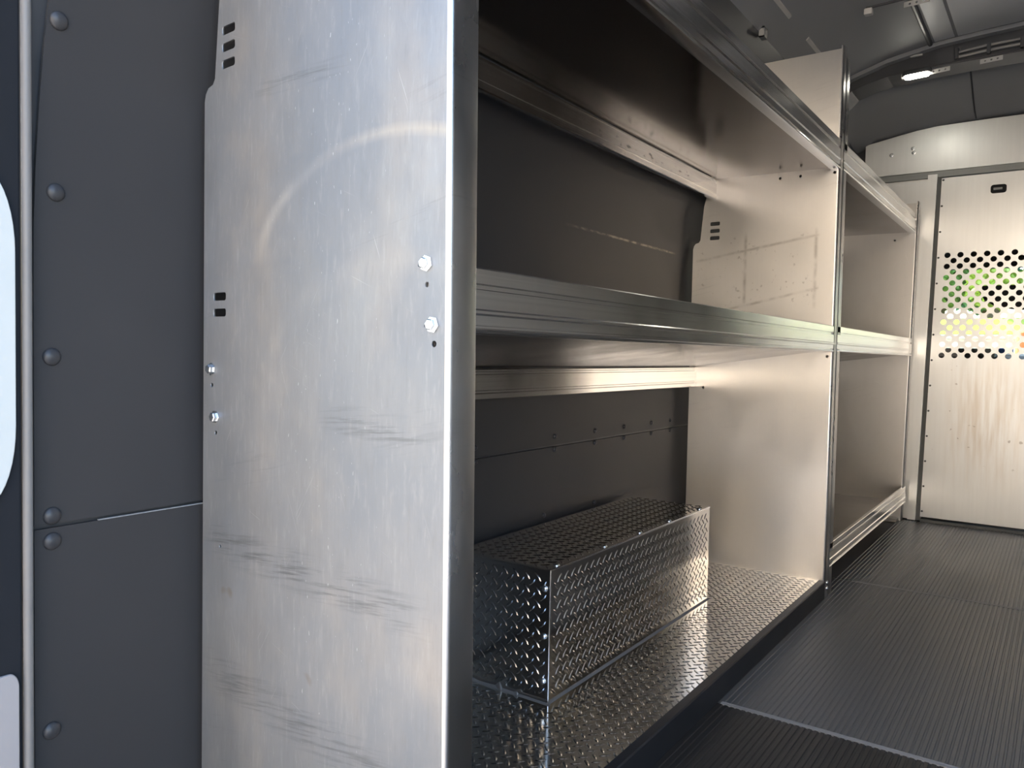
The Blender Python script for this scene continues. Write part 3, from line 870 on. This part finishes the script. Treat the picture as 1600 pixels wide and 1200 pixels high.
unit2 = thing('shelving_unit', (-0.73, 2.95, 0.0), 'second aluminium shelving bay beside the perforated door, with a low bottom rail', 'shelving')
PY = 3.578
EY = 2.300
lo2 = panel_outline(1.49, XF - 0.006, XF - 0.006, -0.80)
p3 = sheet('end_panel', lo2, [slot(-0.873, 1.042, 0.056, 0.086)[::-1]], 0.003, lambda u, v, t: (u, EY + 0.0015 + t, v), 'flange', unit2, label='aluminium end panel back to back with the near bay')
MB().prism(flange_prof(XF, EY, 0.042), 0.0, 1.490, 'z').build('flange', 'flange', p3, smooth=35, label='folded front edge of the second bay')
x3 = lambda z: -0.535 + 0.014 * z
out3 = [(x3(0) - 0.006, 0.0), (x3(1.307) - 0.006, 1.307), (-0.86, 1.307), (-0.913, 1.10), (-0.944, 0.90), (-0.944, 0.0)]
p4 = sheet('end_panel', out3, [circle(-0.60, 1.16, 0.004, 8)[::-1]], 0.003, lambda u, v, t: (u, PY + 0.0015 + t, v), 'dull_panel', unit2, label='aluminium end panel next to the partition')
sheared(MB().prism(flange_prof(XF, PY, 0.036), 0.0, 1.315, 'z'), x3, XF).build('flange', 'flange', p4, smooth=35, label='folded front edge next to the partition')
make_shelf(unit2, EY + 0.004, PY, (1.184, 1.262), (-0.868, 1.192), (-0.868, 1.132, 1.191), 'upper shelf of the second bay')
make_shelf(unit2, EY + 0.004, PY, (0.684, 0.756), (-0.916, 0.640), (-0.914, 0.576, 0.638), 'middle shelf of the second bay')
make_shelf(unit2, EY + 0.004, PY, (0.078, 0.146), (-0.935, 0.075), None, 'low bottom shelf of the second bay')
MB().cbox(-0.60, -0.545, PY - 0.06, PY - 0.004, 0.0, 0.014, 0.002).build('foot_bracket', 'flange', unit2, label='small angled foot at the end panel')

# ------------------------------------------------------------------ tread plate deck and box
def treads(place, u0, u1, v0, v1, s=0.0238, L=0.0205, W=0.0050, H=0.0011, flip=False, skip=None):
    """raised bars of tread plate, two directions alternating; place(u, v, h) -> world point"""
    mb = MB()
    nu = int((u1 - u0) / s) + 2
    nv = int((v1 - v0) / s) + 2
    base = [(-L / 2, 0), (-L / 4, -W / 2), (L / 4, -W / 2), (L / 2, 0), (L / 4, W / 2), (-L / 4, W / 2)]
    top = [(-L * 0.32, 0), (-L / 5, -W * 0.22), (L / 5, -W * 0.22), (L * 0.32, 0), (L / 5, W * 0.22), (-L / 5, W * 0.22)]
    for i in range(nu):
        for j in range(nv):
            for k in (0, 1):
                cu = u0 + (i + 0.5 * k) * s; cv = v0 + (j + 0.5 * k) * s
                if not (u0 + 0.007 < cu < u1 - 0.007 and v0 + 0.007 < cv < v1 - 0.007):
                    continue
                if skip and skip(cu, cv):
                    continue
                a = math.radians(45 if (k == 0) != flip else -45)
                ca, sa = math.cos(a), math.sin(a)
                R = lambda p, h: place(cu + p[0] * ca - p[1] * sa, cv + p[0] * sa + p[1] * ca, h)
                v = [R(p, 0.0) for p in base] + [R(p, H) for p in top]
                mb.add(v, [(q, (q + 1) % 6, 6 + (q + 1) % 6, 6 + q) for q in range(6)] + [tuple(range(6, 12))])
    return mb

deck = thing('tread_plate_deck', (-0.73, 1.45, 0.0), 'polished diamond tread plate deck forming the bottom of the near shelving bay', 'deck')
DZ = 0.048
D0, D1 = NY + 0.006, DY - 0.001
plate = MB().box(-0.942, XF - 0.004, D0, D1, DZ - 0.003, DZ).build('deck_plate', 'tread', deck)
tp = treads(lambda u, v, h: (u, v, DZ + h), -0.936, XF - 0.006, D0, D1, skip=lambda u, v: u < -0.706 and 1.136 < v < 1.908).build('tread_pattern', 'tread_bar', plate, smooth=30, label='raised diamond treads of the deck')
tp['kind'] = 'stuff'
MB().prism([(XF - 0.016, DZ - 0.004), (XF - 0.016, DZ + 0.0012), (XF - 0.001, DZ + 0.0012), (XF + 0.001, DZ - 0.001), (XF + 0.001, 0.0), (XF - 0.003, 0.0), (XF - 0.003, DZ - 0.004)], D0, D1).build('edge_trim', 'black', deck, label='black edge trim along the deck front')

BX0, BX1, BY0, BY1, BZ1 = -0.940, -0.722, 1.154, 1.901, 0.2825
boxt = thing('wheel_well_box', (-0.83, 1.53, DZ), 'long diamond tread plate box standing on the deck against the dark wall', 'box')
t_ = 0.0025
tr_ = lambda name, o: o
f1 = MB().box(BX1 - t_, BX1, BY0 + 0.001, BY1, DZ + 0.001, BZ1).build('front_panel', 'tread', boxt)
q = treads(lambda u, v, h: (BX1 + h, u, v), BY0 + 0.004, BY1 - 0.002, DZ + 0.003, BZ1 - 0.002).build('tread_pattern', 'tread_bar', f1, smooth=30, label='raised diamond treads'); q['kind'] = 'stuff'
f2 = MB().box(BX0, BX1 - 0.0005, BY0 - 0.001, BY0 + t_ - 0.001, DZ + 0.001, BZ1 - 0.001).build('end_cap', 'tread', boxt)
q = treads(lambda u, v, h: (u, BY0 - 0.001 - h, v), BX0, BX1 - 0.005, DZ + 0.006, BZ1 - 0.003, flip=True).build('tread_pattern', 'tread_bar', f2, smooth=30, label='raised diamond treads'); q['kind'] = 'stuff'
f3 = MB().box(BX0, BX1 - 0.0005, BY1 - t_, BY1 + 0.0005, DZ + 0.001, BZ1 - 0.001).build('end_cap', 'tread', boxt)
f4 = MB().box(BX0, BX1 - 0.001, BY0 - 0.0005, BY1, BZ1 - 0.0005, BZ1 + 0.002).build('top_panel', 'tread', boxt)
q = treads(lambda u, v, h: (u, v, BZ1 + 0.002 + h), BX0, BX1 - 0.004, BY0, BY1).build('tread_pattern', 'tread_bar', f4, smooth=30, label='raised diamond treads'); q['kind'] = 'stuff'
MB().tube([(BX1 - 0.0015, BY0 - 0.0002, z) for z in (DZ + 0.001, 0.1, 0.2, BZ1 + 0.001)], 0.0022, 8).build('corner_edge', 'tread_bar', boxt, smooth=60, label='bright folded corner edge')
MB().tube([(BX1 - 0.0010, y, BZ1 + 0.0012) for y in (BY0, 1.4, 1.7, BY1)], 0.0019, 8).build('corner_edge', 'tread_bar', boxt, smooth=60, label='bright folded top edge')
sm = MB().lathe([(0.0062, 0), (0.0062, 0.0008), (0.0050, 0.0030), (0.0028, 0.0042), (0.0004, 0.0046)], (0, 0, 0), (0, 0, 1), 12)
sme = bpy.data.meshes.new('screw'); sme.from_pydata(sm.v, [], sm.f); sme.materials.append(M['zinc'])
for y in (1.185, 1.363, 1.519, 1.671, 1.853):
    link('screw', sme, None, boxt, 50, loc=(BX1 - 0.009, y, BZ1 + 0.0022))
for z in (0.250, 0.165, 0.085):
    o = link('screw', sme, None, boxt, 50, loc=(-0.7345, BY0 - 0.001, z))
    o.rotation_euler = (math.radians(90), 0, 0)
# strip of sealant along the foot of the near end, partly torn loose
sl = MB()
pts = [(-0.94, 0.0035), (-0.91, 0.0030), (-0.885, 0.0060), (-0.872, 0.0035), (-0.850, 0.0040), (-0.835, 0.0050), (-0.8215, 0.016), (-0.819, 0.017), (-0.818, 0.0045), (-0.795, 0.0035), (-0.785, 0.0070), (-0.782, 0.0030), (-0.74, 0.0025), (-0.716, 0.0025)]
v = []
for x, h in pts:
    v += [(x, BY0 - 0.004, DZ + 0.0002), (x, BY0 - 0.004 - h * 0.5, DZ + h), (x, BY0 - 0.011, DZ + 0.0002)]
n = len(pts)
fc = []
for i in range(n - 1):
    a, b = i * 3, i * 3 + 3
    fc += [(a, a + 1, b + 1, b), (a + 1, a + 2, b + 2, b + 1), (a, b, b + 2, a + 2)]
fc += [(0, 2, 1), ((n - 1) * 3, (n - 1) * 3 + 1, (n - 1) * 3 + 2)]
sl.add(v, fc).build('sealant', 'sealant', boxt, label='torn dark sealant along the foot of the box')
MB().prism([(BX1 + 0.0002, DZ + 0.0004), (BX1 + 0.0002, DZ + 0.003), (BX1 + 0.0045, DZ + 0.0004)], BY0 - 0.008, BY1).build('sealant', 'sealant', boxt, label='dark sealant line along the box front')

# ------------------------------------------------------------------ the cab beyond the partition
struct(MB().box(-0.96, 0.84, 3.70, 5.6, 1.30, 1.34).build('ceiling', 'headliner'))
def quad_panel(name, pts, mat, th=0.02):
    n = (Vector(pts[1]) - Vector(pts[0])).cross(Vector(pts[2]) - Vector(pts[0])).normalized() * th
    v = [Vector(p) for p in pts] + [Vector(p) + n for p in pts]
    k = len(pts)
    return MB().add(v, [tuple(range(k)), tuple(range(k, 2 * k))[::-1]] + [(i, (i + 1) % k, k + (i + 1) % k, k + i) for i in range(k)]).build(name, mat)
# front of the cab: header over the windscreen, side walls with window openings, firewall
hdr = struct(MB().box(-0.96, 0.84, 4.86, 4.92, 1.165, 1.34).build('trim_5', 'headliner'))
win = struct(quad_panel('window_1', [(-0.90, 5.55, 0.66), (0.78, 5.55, 0.66), (0.74, 4.93, 1.17), (-0.86, 4.93, 1.17)], 'glass', 0.005))
MB().tube([(-0.90, 5.55, 0.66), (-0.86, 4.93, 1.17)], 0.04, 8).build('pillar', 'dash', win)
MB().tube([(0.78, 5.55, 0.66), (0.74, 4.93, 1.17)], 0.04, 8).build('pillar', 'dash', win)
struct(MB().box(-0.97, 0.85, 5.55, 5.60, -0.05, 0.66).build('trim_6', 'dash'))
for sx, nm in ((-0.95, 'wall_cab_left'), (0.80, 'wall_cab_right')):
    o = struct(MB().box(sx, sx + 0.03, 4.90, 5.58, -0.05, 0.66).build(nm, 'dash'))
dash = thing('dashboard', (-0.06, 5.1, 0.0), 'dark dashboard under the windscreen, seen through the lowest door holes', 'dashboard')
MB().prism([(4.62, 0.30), (4.62, 0.56), (4.70, 0.655), (4.86, 0.700), (5.10, 0.715), (5.52, 0.665), (5.52, 0.30)], -0.90, 0.78, 'x').build('dash_body', 'dash', dash)
MB().prism([(4.66, 0.69), (4.72, 0.735), (4.86, 0.735), (4.92, 0.70)], -0.65, -0.30, 'x').build('instrument_hood', 'dash', dash)
MB().tube([(-0.48 + 0.18 * math.cos(a * math.pi / 12), 4.50 + 0.09 * math.sin(a * math.pi / 12), 0.46 + 0.155 * math.sin(a * math.pi / 12)) for a in range(25)], 0.014, 8, caps=False).build('steering_wheel', 'dash', dash, smooth=60)
blue = MB().cbox(-0.325, -0.235, 4.935, 4.985, 0.7105, 0.742, 0.008).build('folded_cloth', 'blue')
blue['label'] = 'small blue folded cloth lying on the dark dashboard'; blue['category'] = 'cloth'
mir = thing('rear_view_mirror', (-0.03, 4.78, 1.05), 'dark rear view mirror hanging from the windscreen header', 'mirror')
MB().prism([(-0.40, 1.06), (-0.36, 0.985), (-0.30, 0.945), (-0.20, 0.935), (0.02, 0.935), (0.05, 1.0), (0.02, 1.06)], 4.74, 4.78).build('mirror_body', 'dash', mir)
MB().tube([(-0.18, 4.76, 1.05), (-0.18, 4.84, 1.17)], 0.012, 8).build('mirror_arm', 'dash', mir)
def seat(x, label):
    s_ = thing('cab_seat', (x, 4.15, 0.0), label, 'seat', None)
    MB().cbox(x - 0.24, x + 0.24, 3.95, 4.45, 0.0, 0.18, 0.03).build('seat_base', 'seat', s_)
    MB().cbox(x - 0.23, x + 0.23, 3.90, 4.40, 0.18, 0.30, 0.04).build('seat_cushion', 'seat', s_)
    MB().prism([(3.88, 0.22), (4.00, 0.22), (3.94, 0.66), (3.82, 0.66)], x - 0.22, x + 0.22, 'x').build('backrest', 'seat', s_)
seat(-0.50, 'dark left cab seat behind the partition, under the steering wheel')
seat(0.45, 'dark right cab seat behind the partition, away from the steering wheel')

# ------------------------------------------------------------------ outdoors
ground = struct(MB().add([(-60, -60, -0.66), (60, -60, -0.66), (60, 60, -0.66), (-60, 60, -0.66)], [(0, 1, 2, 3)]).build('ground', 'concrete'))
bld = thing('building', (-3.0, -13.0, -0.66), 'long tan rendered building behind the van, unseen, added for warm reflections', 'building')  # unseen; placed and sized to warm what the metal reflects
def bwall():
    hs = [[(x, z), (x, z + 1.3), (x + 1.1, z + 1.3), (x + 1.1, z)] for x in range(-4, 12, 5) for z in (0.9, 3.8)]
    return sheet('facade', [(-6, -0.66), (14, -0.66), (14, 6.8), (-6, 6.8)], hs, 0.3, lambda u, v, t: (u, -13.0 + t, v), 'facade', bld)
bwall()
MB().box(-6, 14, -20.0, -13.2, -0.66, 6.7).build('body', 'facade', bld)
MB().prism([(-12.6, 6.8), (-20.4, 6.8), (-16.5, 8.2)], -6.3, 14.3, 'x').build('roof', 'bark', bld)
for x in range(-4, 12, 5):
    for z in (0.9, 3.8):
        MB().box(x, x + 1.1, -13.12, -13.08, z, z + 1.3).build('window', 'dash', bld)
gw = MB().box(-14, 14, 13.0, 13.25, -0.66, 1.00).add([(-14, 12.95, 1.0), (14, 12.95, 1.0), (14, 13.3, 1.0), (-14, 13.3, 1.0), (-14, 12.95, 1.06), (14, 12.95, 1.06), (14, 13.3, 1.06), (-14, 13.3, 1.06)],
    [(0, 3, 2, 1), (4, 5, 6, 7), (0, 1, 5, 4), (2, 3, 7, 6), (0, 4, 7, 3), (1, 2, 6, 5)]).build('garden_wall', 'wallstone')
gw['label'] = 'low pale garden wall in the sun beyond the windscreen'; gw['category'] = 'wall'
bank = MB().prism([(13.31, 0.9), (13.31, 1.08), (13.95, 1.34), (30, 1.34), (30, -0.655), (13.31, -0.655)], -14, 14, 'x').build('grass_bank', 'grass')
bank['label'] = 'sunlit yellow green grass bank above the pale garden wall'; bank['category'] = 'grass'; bank['kind'] = 'stuff'
def tree(x, y, base, top, spread, leaf, label, n=1500):
    t = thing('tree', (x, y, base), label, 'tree', None)
    hgt = top - base
    tk = MB().tube([(x, y, base + 0.01), (x + 0.05, y, base + hgt * 0.35), (x - 0.03, y, base + hgt * 0.8)], [0.09, 0.07, 0.03], 8)
    for k in range(4):
        a = k * 1.7
        tk.tube([(x, y, base + hgt * (0.3 + 0.1 * k)), (x + math.cos(a) * spread * 0.6, y + math.sin(a) * spread * 0.6, base + hgt * (0.5 + 0.1 * k))], [0.04, 0.015], 6)
    tk.build('trunk', 'bark', t)
    mb = MB()
    for k in range(n):
        while True:
            p = Vector((random.uniform(-1, 1), random.uniform(-1, 1), random.uniform(-1, 1)))
            if 0.35 < p.length < 1:
                break
        c = Vector((x + p.x * spread, y + p.y * spread, base + 0.15 + hgt * 0.50 + p.z * hgt * 0.42))
        a = Vector((random.uniform(-1, 1), random.uniform(-1, 1), random.uniform(-1, 1))).normalized()
        b = a.cross(Vector((random.random(), random.random(), random.random()))).normalized()
        s1, s2 = 0.13, 0.07
        mb.add([c - a * s1, c + b * s2, c + a * s1, c - b * s2], [(0, 1, 2, 3)])
    o = mb.build('crown', leaf, t)
    o['kind'] = 'stuff'
tree(-1.85, 15.4, 1.345, 2.40, 0.50, 'leaf', 'green tree farthest left beyond the garden wall')
tree(-0.98, 14.5, 1.345, 2.05, 0.35, 'leaf2', 'yellow green bushy tree right of the farthest left tree', 1000)
tree(-2.7, 18.4, 1.345, 3.0, 0.62, 'leaf3', 'tall blue green tree behind the farthest left tree')
tree(-0.15, 15.5, 1.345, 2.4, 0.50, 'leaf', 'green tree straight ahead behind the orange drum')
tree(-1.3, 17.2, 1.345, 2.6, 0.62, 'leaf3', 'blue green tree behind the yellow green bushy tree')
tree(0.95, 16.6, 1.345, 2.9, 0.60, 'leaf3', 'dark blue green tree right of the orange drum')
drum = thing('traffic_drum', (-0.42, 12.2, 0.2), 'orange traffic drum with white bands standing before the garden wall', 'traffic drum')
MB().lathe([(0.20, -0.85), (0.20, -0.80), (0.155, -0.80), (0.145, 0.30), (0.135, 0.80), (0.12, 0.86), (0.05, 0.90)], (-0.42, 12.2, 0.20), (0, 0, 1), 20).build('drum_body', 'orange', drum, smooth=40)
for h in (0.15, 0.45):
    MB().lathe([(0.1475 - h * 0.008, h), (0.1475 - (h + 0.11) * 0.008, h + 0.11)], (-0.42, 12.2, 0.20), (0, 0, 1), 20).build('white_band', 'reflector', drum, smooth=40)
